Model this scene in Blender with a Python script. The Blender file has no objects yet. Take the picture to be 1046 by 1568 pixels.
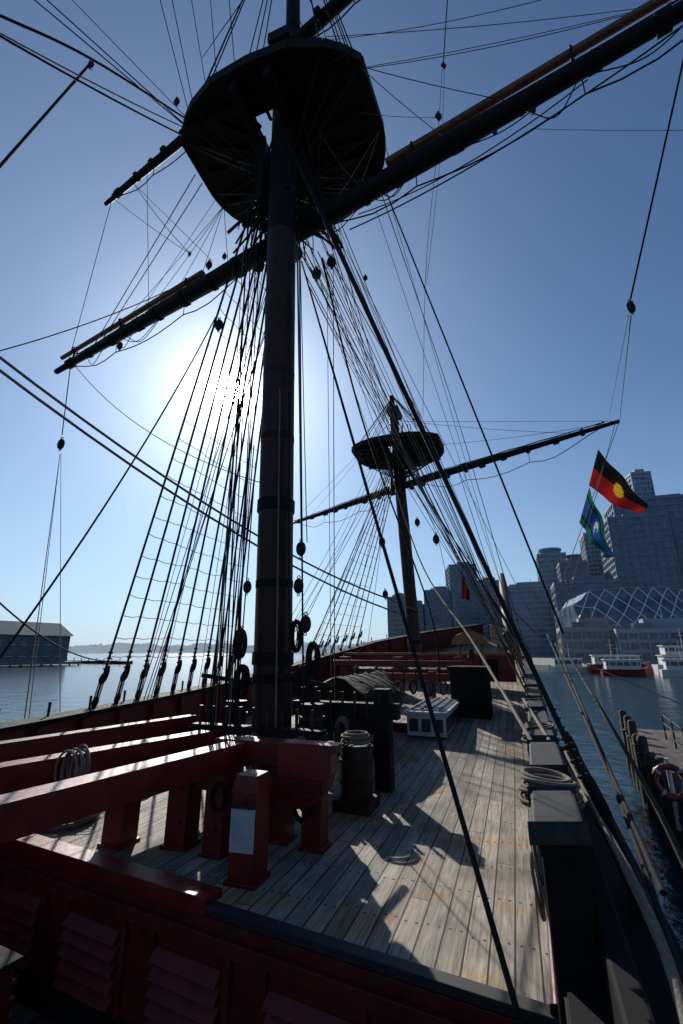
import bpy, math, random
from mathutils import Vector, Matrix
random.seed(7)
sc=bpy.context.scene
# ---------------------------------------------------------------- materials
def newmat(name):
    m=bpy.data.materials.new(name); m.use_nodes=True
    nt=m.node_tree; b=nt.nodes['Principled BSDF']; return m,nt,b
def mth(nt,op,a,b=None,c=None):
    n=nt.nodes.new('ShaderNodeMath'); n.operation=op
    for i,x in enumerate((a,b,c)):
        if x is None: continue
        if isinstance(x,(int,float)): n.inputs[i].default_value=x
        else: nt.links.new(x,n.inputs[i])
    return n.outputs[0]
def mat(name,col,rough=.6,scale=6,var=.35,bump=.15,metal=0,stretch=(1,1,1),spec=.5):
    m,nt,b=newmat(name)
    tc=nt.nodes.new('ShaderNodeTexCoord'); mp=nt.nodes.new('ShaderNodeMapping'); mp.inputs['Scale'].default_value=stretch
    nt.links.new(tc.outputs['Object'],mp.inputs[0])
    n=nt.nodes.new('ShaderNodeTexNoise'); n.inputs['Scale'].default_value=scale; n.inputs['Detail'].default_value=8; n.inputs['Roughness'].default_value=.65
    nt.links.new(mp.outputs[0],n.inputs['Vector'])
    r=nt.nodes.new('ShaderNodeValToRGB')
    r.color_ramp.elements[0].position=.3; r.color_ramp.elements[1].position=.7
    r.color_ramp.elements[0].color=[c*(1-var) for c in col]+[1]
    r.color_ramp.elements[1].color=[min(1,c*(1+var)) for c in col]+[1]
    nt.links.new(n.outputs[0],r.inputs[0]); nt.links.new(r.outputs[0],b.inputs['Base Color'])
    b.inputs['Metallic'].default_value=metal
    b.inputs['Specular IOR Level'].default_value=spec
    rr=nt.nodes.new('ShaderNodeMapRange'); rr.inputs[3].default_value=rough-.12; rr.inputs[4].default_value=min(1,rough+.15)
    nt.links.new(n.outputs[0],rr.inputs[0]); nt.links.new(rr.outputs[0],b.inputs['Roughness'])
    if bump:
        bp=nt.nodes.new('ShaderNodeBump'); bp.inputs['Strength'].default_value=bump; bp.inputs['Distance'].default_value=.02
        nt.links.new(n.outputs[0],bp.inputs['Height']); nt.links.new(bp.outputs[0],b.inputs['Normal'])
    return m
M_tar=mat('tarred_rope',(.014,.012,.011),.8,40,.4,.5,spec=.2)
M_hemp=mat('hemp_rope',(.18,.15,.12),.85,50,.35,.6,spec=.2)
M_rat=mat('ratline_hemp',(.30,.27,.23),.85,50,.25,.3,spec=.2)
M_mast=mat('varnished_mast',(.038,.012,.008),.5,5,.5,.25,stretch=(3,3,.4),spec=.3)
M_spar=mat('black_spar',(.009,.008,.008),.6,8,.4,.25,spec=.18)
M_boom=mat('brown_boom',(.16,.055,.022),.45,8,.4,.1)
M_red=mat('red_paint',(.125,.009,.007),.42,5,.4,.2,spec=.4)
M_dred=mat('dark_red_paint',(.085,.007,.006),.5,4,.4,.2,spec=.3)
M_black=mat('black_paint',(.009,.009,.010),.75,6,.4,.2,spec=.12)
M_cap=mat('worn_rail_cap',(.028,.029,.032),.7,9,.5,.35,spec=.25)
M_block=mat('block_wood',(.025,.012,.007),.5,20,.4,.2,spec=.25)
M_barrel=mat('barrel_wood',(.045,.018,.009),.5,14,.4,.2,stretch=(3,3,.5),spec=.3)
M_pile=mat('pile_wood',(.07,.055,.045),.8,10,.4,.4,stretch=(3,3,.5),spec=.2)
M_iron=mat('iron',(.022,.022,.025),.65,20,.3,.1,.1,spec=.3)
M_tarp=mat('dark_tarp',(.014,.014,.014),.8,4,.3,.4,spec=.15)
M_white=mat('white_paint',(.55,.55,.53),.45,6,.15,.05)
M_yel=mat('ochre_paint',(.24,.10,.03),.5,6,.25,.1)
M_glassd=mat('window_glass',(.05,.065,.08),.12,.3,.3,0)
M_paper=mat('notice_paper',(.36,.38,.40),.4,5,.2,0)
def deckmat(name,dark=1.0):
    m,nt,b=newmat(name); L=nt.links.new
    tc=nt.nodes.new('ShaderNodeTexCoord'); sp=nt.nodes.new('ShaderNodeSeparateXYZ'); L(tc.outputs['Object'],sp.inputs[0])
    X=sp.outputs[0]; Y=sp.outputs[1]
    W=.165
    pxx=mth(nt,'DIVIDE',X,W); idx=mth(nt,'FLOOR',pxx); fr=mth(nt,'FRACT',pxx)
    wn=nt.nodes.new('ShaderNodeTexWhiteNoise'); wn.noise_dimensions='1D'; L(idx,wn.inputs['W'])
    yo=mth(nt,'ADD',mth(nt,'DIVIDE',Y,5.2),mth(nt,'MULTIPLY',wn.outputs['Value'],7)); i2=mth(nt,'FLOOR',yo); f2=mth(nt,'FRACT',yo)
    cb=nt.nodes.new('ShaderNodeCombineXYZ'); L(idx,cb.inputs[0]); L(i2,cb.inputs[1])
    w2=nt.nodes.new('ShaderNodeTexWhiteNoise'); w2.noise_dimensions='2D'; L(cb.outputs[0],w2.inputs['Vector'])
    edge=mth(nt,'ABSOLUTE',mth(nt,'SUBTRACT',fr,.5))
    seam=mth(nt,'GREATER_THAN',edge,.460)
    butt=mth(nt,'LESS_THAN',f2,.0016)
    seam=mth(nt,'MAXIMUM',seam,butt)
    fy=mth(nt,'MULTIPLY',mth(nt,'SUBTRACT',mth(nt,'FRACT',mth(nt,'DIVIDE',Y,.62)),.5),.62)
    dx=mth(nt,'MULTIPLY',mth(nt,'SUBTRACT',edge,.25),W)
    wob=mth(nt,'MULTIPLY',mth(nt,'SUBTRACT',w2.outputs['Value'],.5),.08)
    fy=mth(nt,'ADD',fy,wob)
    dist=mth(nt,'SQRT',mth(nt,'ADD',mth(nt,'MULTIPLY',dx,dx),mth(nt,'MULTIPLY',fy,fy)))
    nail=mth(nt,'LESS_THAN',dist,.013)
    cg=nt.nodes.new('ShaderNodeCombineXYZ'); L(mth(nt,'MULTIPLY',X,45),cg.inputs[0]); L(mth(nt,'MULTIPLY',Y,2.2),cg.inputs[1]); L(mth(nt,'MULTIPLY',w2.outputs['Value'],30),cg.inputs[2])
    g=nt.nodes.new('ShaderNodeTexNoise'); g.inputs['Scale'].default_value=1; g.inputs['Detail'].default_value=8; g.inputs['Roughness'].default_value=.7; g.inputs['Distortion'].default_value=.6; L(cg.outputs[0],g.inputs['Vector'])
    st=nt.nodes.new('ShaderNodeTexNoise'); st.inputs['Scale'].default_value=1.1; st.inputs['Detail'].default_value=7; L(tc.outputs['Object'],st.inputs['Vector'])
    r=nt.nodes.new('ShaderNodeValToRGB'); e=r.color_ramp.elements
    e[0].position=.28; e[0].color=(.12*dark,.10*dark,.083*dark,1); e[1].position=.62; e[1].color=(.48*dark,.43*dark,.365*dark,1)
    L(g.outputs[0],r.inputs[0])
    tint=nt.nodes.new('ShaderNodeMix'); tint.data_type='RGBA'; tint.blend_type='MULTIPLY'; tint.inputs[0].default_value=1
    tr=nt.nodes.new('ShaderNodeValToRGB'); te=tr.color_ramp.elements; te[0].color=(.55,.54,.53,1); te[1].color=(1,.98,.95,1); L(w2.outputs['Value'],tr.inputs[0])
    L(r.outputs[0],tint.inputs[6]); L(tr.outputs[0],tint.inputs[7])
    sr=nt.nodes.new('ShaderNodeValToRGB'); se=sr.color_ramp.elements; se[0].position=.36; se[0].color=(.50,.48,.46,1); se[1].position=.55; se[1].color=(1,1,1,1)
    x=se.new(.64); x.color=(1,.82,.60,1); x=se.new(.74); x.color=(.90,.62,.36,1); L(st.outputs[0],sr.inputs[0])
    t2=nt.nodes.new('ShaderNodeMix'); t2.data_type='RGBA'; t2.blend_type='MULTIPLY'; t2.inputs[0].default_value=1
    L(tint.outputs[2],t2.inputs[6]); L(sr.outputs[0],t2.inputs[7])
    t3=nt.nodes.new('ShaderNodeMix'); t3.data_type='RGBA'; t3.inputs[7].default_value=(.012,.011,.010,1)
    L(mth(nt,'MAXIMUM',seam,mth(nt,'MULTIPLY',nail,.9)),t3.inputs[0]); L(t2.outputs[2],t3.inputs[6]); L(t3.outputs[2],b.inputs['Base Color'])
    b.inputs['Roughness'].default_value=.75; b.inputs['Specular IOR Level'].default_value=.3
    h=mth(nt,'SUBTRACT',mth(nt,'MULTIPLY',g.outputs[0],.4),mth(nt,'MULTIPLY',mth(nt,'MAXIMUM',seam,nail),.8))
    bp=nt.nodes.new('ShaderNodeBump'); bp.inputs['Strength'].default_value=.8; bp.inputs['Distance'].default_value=.010; L(h,bp.inputs['Height']); L(bp.outputs[0],b.inputs['Normal'])
    return m
M_deck=deckmat('weathered_deck_planks'); M_deck2=deckmat('shaded_lower_planks',.35)  # second copy has the lower deck's shade put into darker planks
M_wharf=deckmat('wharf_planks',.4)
# ---------------------------------------------------------------- mesh builder
class MB:
    def __init__(s): s.v=[];s.f=[];s.mi=[];s.mats=[];s.sm=[]
    def _m(s,m):
        if m not in s.mats: s.mats.append(m)
        return s.mats.index(m)
    def add(s,vs,fs,m,smooth=False):
        o=len(s.v); s.v+= [tuple(v) for v in vs]; k=s._m(m)
        for f in fs: s.f.append([i+o for i in f]); s.mi.append(k); s.sm.append(smooth)
    def box(s,c,size,m,rot=0,taper=1.0):
        hx,hy,hz=[q/2 for q in size]; cs,sn=math.cos(rot),math.sin(rot); vs=[]
        for z,t in ((-hz,1),(hz,taper)):
            for x,y in ((-hx,-hy),(hx,-hy),(hx,hy),(-hx,hy)):
                x*=t;y*=t; vs.append((c[0]+x*cs-y*sn,c[1]+x*sn+y*cs,c[2]+z))
        s.add(vs,[(3,2,1,0),(4,5,6,7),(0,1,5,4),(1,2,6,5),(2,3,7,6),(3,0,4,7)],m)
    def beam(s,a,b,w,h,m):
        a=Vector(a);b=Vector(b);d=(b-a).normalized(); up=Vector((0,0,1))
        if abs(d.z)>.98: up=Vector((0,1,0))
        r=d.cross(up).normalized(); u=r.cross(d).normalized(); vs=[]
        for p in (a,b):
            for x,y in ((-1,-1),(1,-1),(1,1),(-1,1)): vs.append(p+r*x*w/2+u*y*h/2)
        s.add(vs,[(0,1,2,3),(7,6,5,4),(4,5,1,0),(5,6,2,1),(6,7,3,2),(7,4,0,3)],m)
    def tube(s,pts,rs,m,n=12,smooth=True):
        pts=[Vector(p) for p in pts]; vs=[];fs=[]
        for i,p in enumerate(pts):
            d=(pts[min(i+1,len(pts)-1)]-pts[max(i-1,0)]).normalized()
            up=Vector((0,0,1)) if abs(d.z)<.9 else Vector((0,1,0))
            r=d.cross(up).normalized(); u=r.cross(d)
            for k in range(n):
                a=2*math.pi*k/n; vs.append(p+(r*math.cos(a)+u*math.sin(a))*rs[i])
        for i in range(len(pts)-1):
            for k in range(n):
                fs.append((i*n+k,i*n+(k+1)%n,(i+1)*n+(k+1)%n,(i+1)*n+k))
        s.add(vs,fs,m,smooth)
        e=(len(pts)-1)*n
        s.add(vs[:n],[tuple(range(n))[::-1]],m); s.add(vs[e:],[tuple(range(n))],m)
    def cyl(s,a,b,r1,r2,m,n=12): s.tube([a,b],[r1,r2],m,n)
    def torus(s,c,R,r,m,axis=(0,0,1),n=20,k=6,sq=1):
        ax=Vector(axis).normalized(); t=Vector((1,0,0)) if abs(ax.x)<.9 else Vector((0,1,0)); e1=ax.cross(t).normalized(); e2=ax.cross(e1); c=Vector(c); vs=[];fs=[]
        for i in range(n):
            a=2*math.pi*i/n; d=e1*math.cos(a)+e2*math.sin(a)*sq; dn=d.normalized()
            for j in range(k):
                q=2*math.pi*j/k; vs.append(c+d*R+dn*r*math.cos(q)+ax*r*math.sin(q))
        for i in range(n):
            for j in range(k): fs.append((i*k+j,((i+1)%n)*k+j,((i+1)%n)*k+(j+1)%k,i*k+(j+1)%k))
        s.add(vs,fs,m,True)
    def ell(s,c,rad,m,axis=(0,0,1),n=12,k=8):
        ax=Vector(axis).normalized(); t=Vector((1,0,0)) if abs(ax.x)<.9 else Vector((0,1,0)); e1=ax.cross(t).normalized(); e2=ax.cross(e1); c=Vector(c); vs=[];fs=[]
        for j in range(k+1):
            q=math.pi*j/k-math.pi/2
            for i in range(n):
                a=2*math.pi*i/n; vs.append(c+e1*math.cos(a)*math.cos(q)*rad[0]+e2*math.sin(a)*math.cos(q)*rad[1]+ax*math.sin(q)*rad[2])
        for j in range(k):
            for i in range(n): fs.append((j*n+i,j*n+(i+1)%n,(j+1)*n+(i+1)%n,(j+1)*n+i))
        s.add(vs,fs,m,True)
    def prism(s,poly,z0,z1,m):
        n=len(poly); vs=[(x,y,z0) for x,y in poly]+[(x,y,z1) for x,y in poly]
        fs=[tuple(range(n))[::-1],tuple(range(n,2*n))]+[(i,(i+1)%n,n+(i+1)%n,n+i) for i in range(n)]
        s.add(vs,fs,m)
    def obj(s,name,bevel=0,parent=None,rot=0,loc=(0,0,0)):
        me=bpy.data.meshes.new(name)
        vs=s.v
        if rot or loc!=(0,0,0):
            M=(Matrix.Translation(loc)@Matrix.Rotation(rot,4,'Z')).inverted(); vs=[M@Vector(v) for v in vs]
        me.from_pydata([tuple(v) for v in vs],[],s.f)
        for m in s.mats: me.materials.append(m)
        for p,i,q in zip(me.polygons,s.mi,s.sm): p.material_index=i; p.use_smooth=q
        me.update(); o=bpy.data.objects.new(name,me); sc.collection.objects.link(o)
        o.location=loc; o.rotation_euler=(0,0,rot)
        if bevel:
            b=o.modifiers.new('bevel','BEVEL'); b.width=bevel; b.segments=2; b.limit_method='ANGLE'
        if parent:
            o.parent=parent; o.matrix_parent_inverse=Matrix.Translation(-Vector(parent.location))
        return o
def empty(name,loc=(0,0,0)):
    o=bpy.data.objects.new(name,None); o.location=loc; sc.collection.objects.link(o); return o
# ship frame: origin at the foot of the main mast, u forward, v to starboard
HD=math.radians(20.0); MX,MY=-.97,7.1
Fx,Fy=math.sin(HD),math.cos(HD)
def S(u,v,z): return Vector((MX+u*Fx+v*Fy, MY+u*Fy-v*Fx, z))
def zd(Y): return .0056*max(0,Y-6)**2
def zd3(u,v,h=0):
    p=S(u,v,0); p.z=zd(p.y)+h; return p
def lerp(a,b,t): return a+(b-a)*t
def interp(tab,y):
    for (a,b) in zip(tab,tab[1:]):
        if y<=b[0]: 
            t=(y-a[0])/(b[0]-a[0]); return a[1]+(b[1]-a[1])*t
    return tab[-1][1]
PORT=[(3.0,-5.6),(6.8,-4.67),(9,-4.15),(11,-3.5),(12.5,-2.95),(15,-2.0),(18.5,-.5),(22,1.6),(25,4.7),(27.2,8.2)]
STB=[(.5,.22),(2.8,1.11),(6.2,2.43),(14,5.4),(18,6.9),(22,8.2),(25,8.75),(27.2,8.5)]
# ---------------------------------------------------------------- deck
mb=MB()
st=[((-5.0,6.45),(1.37,3.2)),((-4.2,8.8),(2.6,6.5)),((-3.5,11),(3.9,10)),((-2.9,12.5),(4.8,12.4)),((-1.6,16),(6.2,16.1)),((-.3,19),(7.2,19)),((1.6,22),(8.2,22)),((4.7,25),(8.7,25)),((8.2,27.2),(8.5,27.2))]
N=24; rows=[]
for i in range(len(st)-1):
    for q in range(4):
        t=q/4; a=[lerp(st[i][0][k],st[i+1][0][k],t) for k in (0,1)]; b=[lerp(st[i][1][k],st[i+1][1][k],t) for k in (0,1)]
        rows.append((a,b))
rows.append(st[-1])
vs=[];fs=[]
for a,b in rows:
    for k in range(N+1):
        t=k/N; x=lerp(a[0],b[0],t); y=lerp(a[1],b[1],t); vs.append((x,y,zd(y)+.05*math.sin(math.pi*t)))
for r in range(len(rows)-1):
    for k in range(N): o=r*(N+1)+k; fs.append((o,o+1,o+N+2,o+N+1))
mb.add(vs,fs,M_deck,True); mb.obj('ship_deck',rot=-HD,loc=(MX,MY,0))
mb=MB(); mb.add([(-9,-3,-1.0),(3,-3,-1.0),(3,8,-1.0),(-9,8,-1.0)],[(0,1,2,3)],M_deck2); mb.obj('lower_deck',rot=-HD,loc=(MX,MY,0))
# bulkhead with louvres under the deck edge
mb=MB()
E0=Vector((-5.6,6.75,0)); E1=Vector((1.45,3.14,0)); ed=(E1-E0).normalized(); en=Vector((ed.y,-ed.x,0)); 
if en.y>0: en=-en
def EP(s,o,z): p=E0+ed*s+en*o; p.z=z; return p
Lg=(E1-E0).length
mb.beam(EP(0,.02,-.50),EP(Lg,.02,-.50),.05,.98,M_dred)
mb.beam(EP(0,-.05,.045),EP(5.1,-.05,.045),.20,.12,M_red)
mb.beam(EP(5.1,.0,.03),EP(Lg,.0,.03),.11,.06,M_iron)
mb.beam(EP(0,.07,-.14),EP(Lg,.07,-.14),.06,.10,M_dred)
mb.beam(EP(0,.09,-.93),EP(Lg,.09,-.93),.16,.14,M_black)
s0=1.2
while s0<6.9:
    w=.74
    for sx in (s0,s0+w+.05): mb.beam(EP(sx,.06,-.53),EP(sx+.05,.06,-.53),.05,.66,M_dred)
    for k in range(5):
        z=-.30-k*.11
        a=EP(s0+.05,.055,z);b=EP(s0+w,.055,z);c=EP(s0+w,.125,z-.08);d=EP(s0+.05,.125,z-.08)
        mb.add([a,b,c,d,a-en*.03,b-en*.03,c-en*.07,d-en*.07],[(0,1,2,3),(7,6,5,4),(3,2,6,7),(4,5,1,0),(0,3,7,4),(1,5,6,2)],M_red)
    s0+=1.12
mb.obj('louvred_bulkhead',bevel=.006)
mb=MB()
HR=-.46
mb.box((-3.1,4.3,-.66),(.9,.8,.64),M_dred,rot=HR,taper=.93); mb.box((-3.1,4.3,-.32),(.92,.82,.04),M_tarp,rot=HR)
for k in range(5):
    mb.box((-3.1,4.3,-.9+k*.11),(.95-.012*k,.85-.012*k,.035),M_dred,rot=HR)
mb.obj('louvred_hatch',bevel=.01)
# ---------------------------------------------------------------- bulwarks / hull
def rail_pt(tab,y,off,h):
    x=interp(tab,y); return Vector((x+off,y,zd(y)+h))
def wall(mb,tab,ys,o0,o1,h0,h1,m,zlow=None):
    vs=[];fs=[]
    for y in ys:
        x=interp(tab,y); z0=zd(y)+h0 if zlow is None else zlow
        for o,z in ((o0,z0),(o1,z0),(o1,zd(y)+h1),(o0,zd(y)+h1)): vs.append((x+o,y,z))
    n=len(ys)
    for i in range(n-1):
        a=i*4;b=a+4
        for k in range(4): fs.append((a+k,a+(k+1)%4,b+(k+1)%4,b+k))
    fs.append((0,1,2,3)); fs.append(((n-1)*4+3,(n-1)*4+2,(n-1)*4+1,(n-1)*4))
    mb.add(vs,fs,m)
def fr(a,b,n): return [a+(b-a)*i/n for i in range(n+1)]
mb=MB()
wall(mb,PORT,fr(3.2,27.2,40),-.20,0,-.2,.92,M_dred)
wall(mb,PORT,fr(3.2,27.2,40),-.34,.08,.925,1.0,M_black)
wall(mb,PORT,fr(3.2,27.2,40),-.32,-.205,0,.80,M_black,zlow=-3.6)
wall(mb,PORT,fr(3.2,27.2,40),.005,.10,.02,.12,M_red)
for i in range(26):
    y=4+i*.85; x=interp(PORT,y); mb.box((x+.05,y,zd(y)+.45),(.10,.14,.9),M_dred,rot=-.3)
    mb.cyl((x-.1,y+.4,zd(y)+.8),(x-.1,y+.4,zd(y)+1.22),.018,.024,M_mast,8)
mb.obj('port_bulwark',bevel=.012)
mb=MB()
wall(mb,STB,fr(2.9,27.2,40),.02,.17,-.2,1.0,M_black)
wall(mb,STB,fr(.5,27.2,40),.175,.30,0,.70,M_black,zlow=-3.6)
wall(mb,STB,fr(.5,2.9,6),.02,.17,-1.2,.35,M_black)
wall(mb,STB,fr(.5,2.8,6),-.03,.25,.355,.43,M_black)
wall(mb,STB,fr(3.25,26,40),-.10,.015,.02,.09,M_red)
for i in range(26):
    y=3.6+i*.85; x=interp(STB,y); mb.box((x-.02,y,zd(y)+.5),(.10,.14,.98),M_dred if i>12 else M_black,rot=-.35)
for a,b in ((2.72,3.36),(3.95,5.0),(5.25,5.75),(6.25,7.4),(7.7,8.6),(9.1,10.6),(10.9,12.4),(12.8,16.5),(17,22)):
    wall(mb,STB,fr(a,b,5),-.10,.18,1.07,1.14,M_cap)
    wall(mb,STB,fr(a+.05,b-.05,5),-.05,.13,1.0,1.07,M_black)
mb.box((interp(STB,2.9)+.06,2.92,.30),(.22,.2,1.5),M_black,rot=-.35)
mb.obj('starboard_bulwark',bevel=.018)
mb=MB(); wall(mb,STB,fr(1.2,8.5,14),.30,.66,.34,.42,M_black); mb.obj('starboard_channel',bevel=.01)
mb=MB(); wall(mb,PORT,fr(7.6,14,14),-.75,-.32,.55,.63,M_black); mb.obj('port_channel',bevel=.01)
def coil(name,c,R,r,n,axis=(0,0,1),sq=1,step=None,m=M_hemp):
    mb=MB(); ax=Vector(axis).normalized(); step=step or r*1.7
    if abs(ax.z)<.3 and sq>1: R=R*sq*.8; sq=1/sq   # hung coils are taller than wide
    for i in range(n):
        j=Vector((random.uniform(-1,1),random.uniform(-1,1),random.uniform(-.5,.5)))*r*.9
        mb.torus(Vector(c)+ax*i*step+j,R*random.uniform(.88,1.08),r,m,axis=(ax+Vector((random.uniform(-.12,.12),random.uniform(-.12,.12),random.uniform(-.08,.08)))),sq=sq*random.uniform(.9,1.08),n=28)
    return mb.obj(name)
for y,n in ((3.64,5),(5.98,5),(8.85,4),(12.6,4)):
    c=rail_pt(STB,y,.03,.98); coil('rope_coil',c,.15,.017,n+3,step=.024)
    coil('rope_coil',c+Vector((-.03,-.08,.03)),.18,.013,n+2,step=.022)
    coil('hanging_rope_coil',c+Vector((-.11,.05,-.28)),.16,.013,7,axis=(.94,-.34,.1),sq=1.5,step=.014)
for y in (3.95,6.5,9.2,11.5):
    c=rail_pt(STB,y,-.13,.38); coil('hanging_rope_coil',c,.19,.013,9,axis=(.94,-.34,.1),sq=1.3,step=.012)
# ---------------------------------------------------------------- masts
def mastbands(mb,a,b,ra,rb,ts,m,w=.12):
    a=Vector(a);b=Vector(b);d=(b-a).normalized()
    for t in ts:
        p=a.lerp(b,t); r=lerp(ra,rb,t)
        for q in range(5): mb.torus(p+d*(q-2)*w/5,r+.006,w/9,m,axis=d,n=22,k=5)
mainm=empty('main_mast',(MX,MY,0))
mb=MB()
A=Vector((-.97,7.1,-.3)); B=Vector((-1.22,6.55,14.6))
mb.tube([A,A.lerp(B,.35),A.lerp(B,.62),A.lerp(B,.66),B],[.285,.275,.265,.27,.22],M_mast,28)
mb.tube([A.lerp(B,.66),A.lerp(B,.98)],[.275,.225],M_spar,24)
mastbands(mb,A,B,.285,.22,[.13,.22,.30,.38,.46,.54,.62,.68,.70,.72,.75],M_tar)
for z,r in ((1.9,.305),(4.2,.30)):
    p=A.lerp(B,(z+.3)/14.9); mb.cyl(p-Vector((0,0,.09)),p+Vector((0,0,.09)),r,r,M_spar,28)
mb.obj('lower_mast',parent=mainm)
mb=MB()
T0=S(.42,0,11.6); T0.x-=.22;T0.y-=.4
T1=T0+Vector((-.25,-.35,11)); mb.tube([T0,T1],[.19,.14],M_spar,16)
mb.box((B.x+.05,B.y+.15,14.5),(.5,1.0,.28),M_spar,rot=-HD)
mastbands(mb,T0,T1,.19,.14,[.15,.2,.3,.4],M_tar)
mb.obj('topmast',bevel=.01,parent=mainm)
def top(name,cx,cy,z,k,par):
    mb=MB()
    def L(u,v,h=0): return (cx+(u*Fx+v*Fy)*k, cy+(u*Fy-v*Fx)*k, z+h*k)
    out=[(-.9,-1.98),(-1.15,-1.72),(-1.35,-1.4),(-1.55,-.8),(-1.6,0),(-1.55,.8),(-1.35,1.4),(-1.15,1.72),(-.9,1.98)]
    for i in range(0,17):
        a=math.pi*i/16; out.append((.3+1.7*math.sin(a), 2.05*math.cos(a)))
    inn=[]
    for (u,v) in out:
        l=max(abs(u+.35)/.44,abs(v)/.33); inn.append((-.35+(u+.35)/l,v/l))
    n=len(out)
    vs=[L(u,v,0) for u,v in out]+[L(u,v,0) for u,v in inn]+[L(u,v,.10) for u,v in out]+[L(u,v,.10) for u,v in inn]
    fs=[]
    for i in range(n):
        j=(i+1)%n
        fs+= [(i,j,n+j,n+i),(2*n+i,3*n+i,3*n+j,2*n+j),(i,2*n+i,2*n+j,j),(n+i,n+j,3*n+j,3*n+i)]
    mb.add(vs,fs,M_spar)
    for i in range(n):
        j=(i+1)%n; mb.beam(L(*out[i],.10),L(*out[j],.10),.09*k,.24*k,M_spar)
    for v in (-.36,.36): mb.beam(L(-1.5,v,-.16),L(1.7,v,-.16),.15*k,.26*k,M_spar)
    for u in (-1.1,.62,1.2): mb.beam(L(u,-1.8,-.06),L(u,1.8,-.06),.12*k,.11*k,M_spar)
    for a in range(18):
        an=math.pi*2*a/18; mb.beam(L(.1+.75*math.cos(an),.75*math.sin(an),-.03),L(.1+1.6*math.cos(an),1.85*math.sin(an),-.03),.06*k,.05*k,M_spar)
    for v in (-.3,.3): mb.beam(L(-.35,v,-1.9),L(-.35,v,-.25),.12*k,.5*k,M_spar)
    mb.obj('top_platform',bevel=.008,parent=par)
    return [L(u*.98,v*.98,.0) for u,v in out]
MTO=top('main_top',-1.2,7.1,12.3,1.0,mainm)
forem=empty('fore_mast',(3.12,19.6,.9))
fo=MB()
FA=Vector((3.12,19.6,.5)); FB=Vector((2.42,19.1,12.9))
fo.tube([FA,FA.lerp(FB,.5),FB],[.27,.26,.2],M_mast,20); mastbands(fo,FA,FB,.27,.2,[.15,.25,.35,.45,.55,.65,.7],M_tar)
p=FB; fo.box((p.x+.1,p.y+.2,p.z-.1),(.5,1.0,.28),M_spar,rot=-HD)
fo.cyl(p+Vector((.1,.4,-2.2)),p+Vector((.0,.35,.9)),.15,.13,M_spar,14)
fo.obj('lower_mast',parent=forem)
FTO=top('fore_top',2.62,19.3,10.75,.98,forem)
# ---------------------------------------------------------------- yards
def yard(name,a,c,b,rc,re,boom=None,foot=.55,boomS=.72):
    a=Vector(a);b=Vector(b);c=Vector(c); mb=MB()
    pts=[a,a.lerp(c,.12),a.lerp(c,.6),c,b.lerp(c,.6),b.lerp(c,.12),b]
    mb.tube(pts,[re*.8,re,lerp(re,rc,.75),rc,lerp(re,rc,.75),re,re*.8],M_spar,16)
    d=(b-a).normalized()
    for i in range(1,18):
        t=i/18+random.uniform(-.012,.012); p=a.lerp(b,t); r=lerp(re,rc,1-abs(2*t-1))+random.choice((.012,.02,.03)); wdt=random.choice((.03,.05,.09))
        mb.cyl(p-d*wdt,p+d*wdt,r,r,M_tar,14)
        if i%2: mb.torus(p+Vector((0,0,r*.9)),.07,.014,M_tar,axis=d,n=12,k=5)
    if boom:
        for s,e in ((a,c),(b,c)):
            p0=s.lerp(e,.02)+Vector((0,0,boom)); p1=s.lerp(e,boomS)+Vector((0,0,boom)); mb.tube([p0,p1],[.06,.082],M_boom,12)
            for t in (.10,.36,.66):
                q=s.lerp(e,t); mb.cyl(q,q+Vector((0,0,boom)),.03,.03,M_iron,8); mb.torus(q+Vector((0,0,boom)),.09,.02,M_iron,axis=d,n=14,k=5)
    for s in (a,b):
        m1=s.lerp(c,.05); m2=s.lerp(c,.96)
        pts=[]
        for i in range(19):
            t=i/18; p=m1.lerp(m2,t); seg=(t*3)%1.0 if t<1 else 0; sag=foot*(min(1,t*4)*min(1,(1-t)*4))*(.75+.25*math.sin(math.pi*seg))
            pts.append(p+Vector((0,0,-sag)))
        mb.tube(pts,[.014]*19,M_tar,6)
        for i in (6,12): mb.cyl(pts[i],m1.lerp(m2,i/18),.010,.010,M_tar,5)
        for o in (0,.05): 
            pts=[m1.lerp(m2,i/14)+Vector((0,-o,.03+lerp(re,rc,i/14)+random.uniform(-.01,.03))) for i in range(15)]; mb.tube(pts,[.014]*15,M_tar,5)
    return mb.obj(name)
YA=Vector((-8.75,12.1,10.2)); YC=Vector((-1.2,7.45,10.25)); YB=Vector((6.1,2.92,10.2))
yard('main_yard',YA,YC,YB,.205,.10,boom=.42,foot=.7)
TA=Vector((-6.9,10.1,14.5)); TC=Vector((-1.5,6.75,14.5)); TB=Vector((3.6,3.35,14.5))
yard('main_topsail_yard',TA,TC,TB,.14,.07,foot=.6)
GA=Vector((-3.1,26.4,9.3)); GC=Vector((3.0,19.75,9.35)); GB=Vector((9.35,13.75,9.4))
yard('fore_yard',GA,GC,GB,.17,.08,foot=.75)
def Ym(t): return YC.lerp(YB,t) if t>0 else YC.lerp(YA,-t)
def Yt(t): return TC.lerp(TB,t) if t>0 else TC.lerp(TA,-t)
def Yf(t): return GC.lerp(GB,t) if t>0 else GC.lerp(GA,-t)
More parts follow.
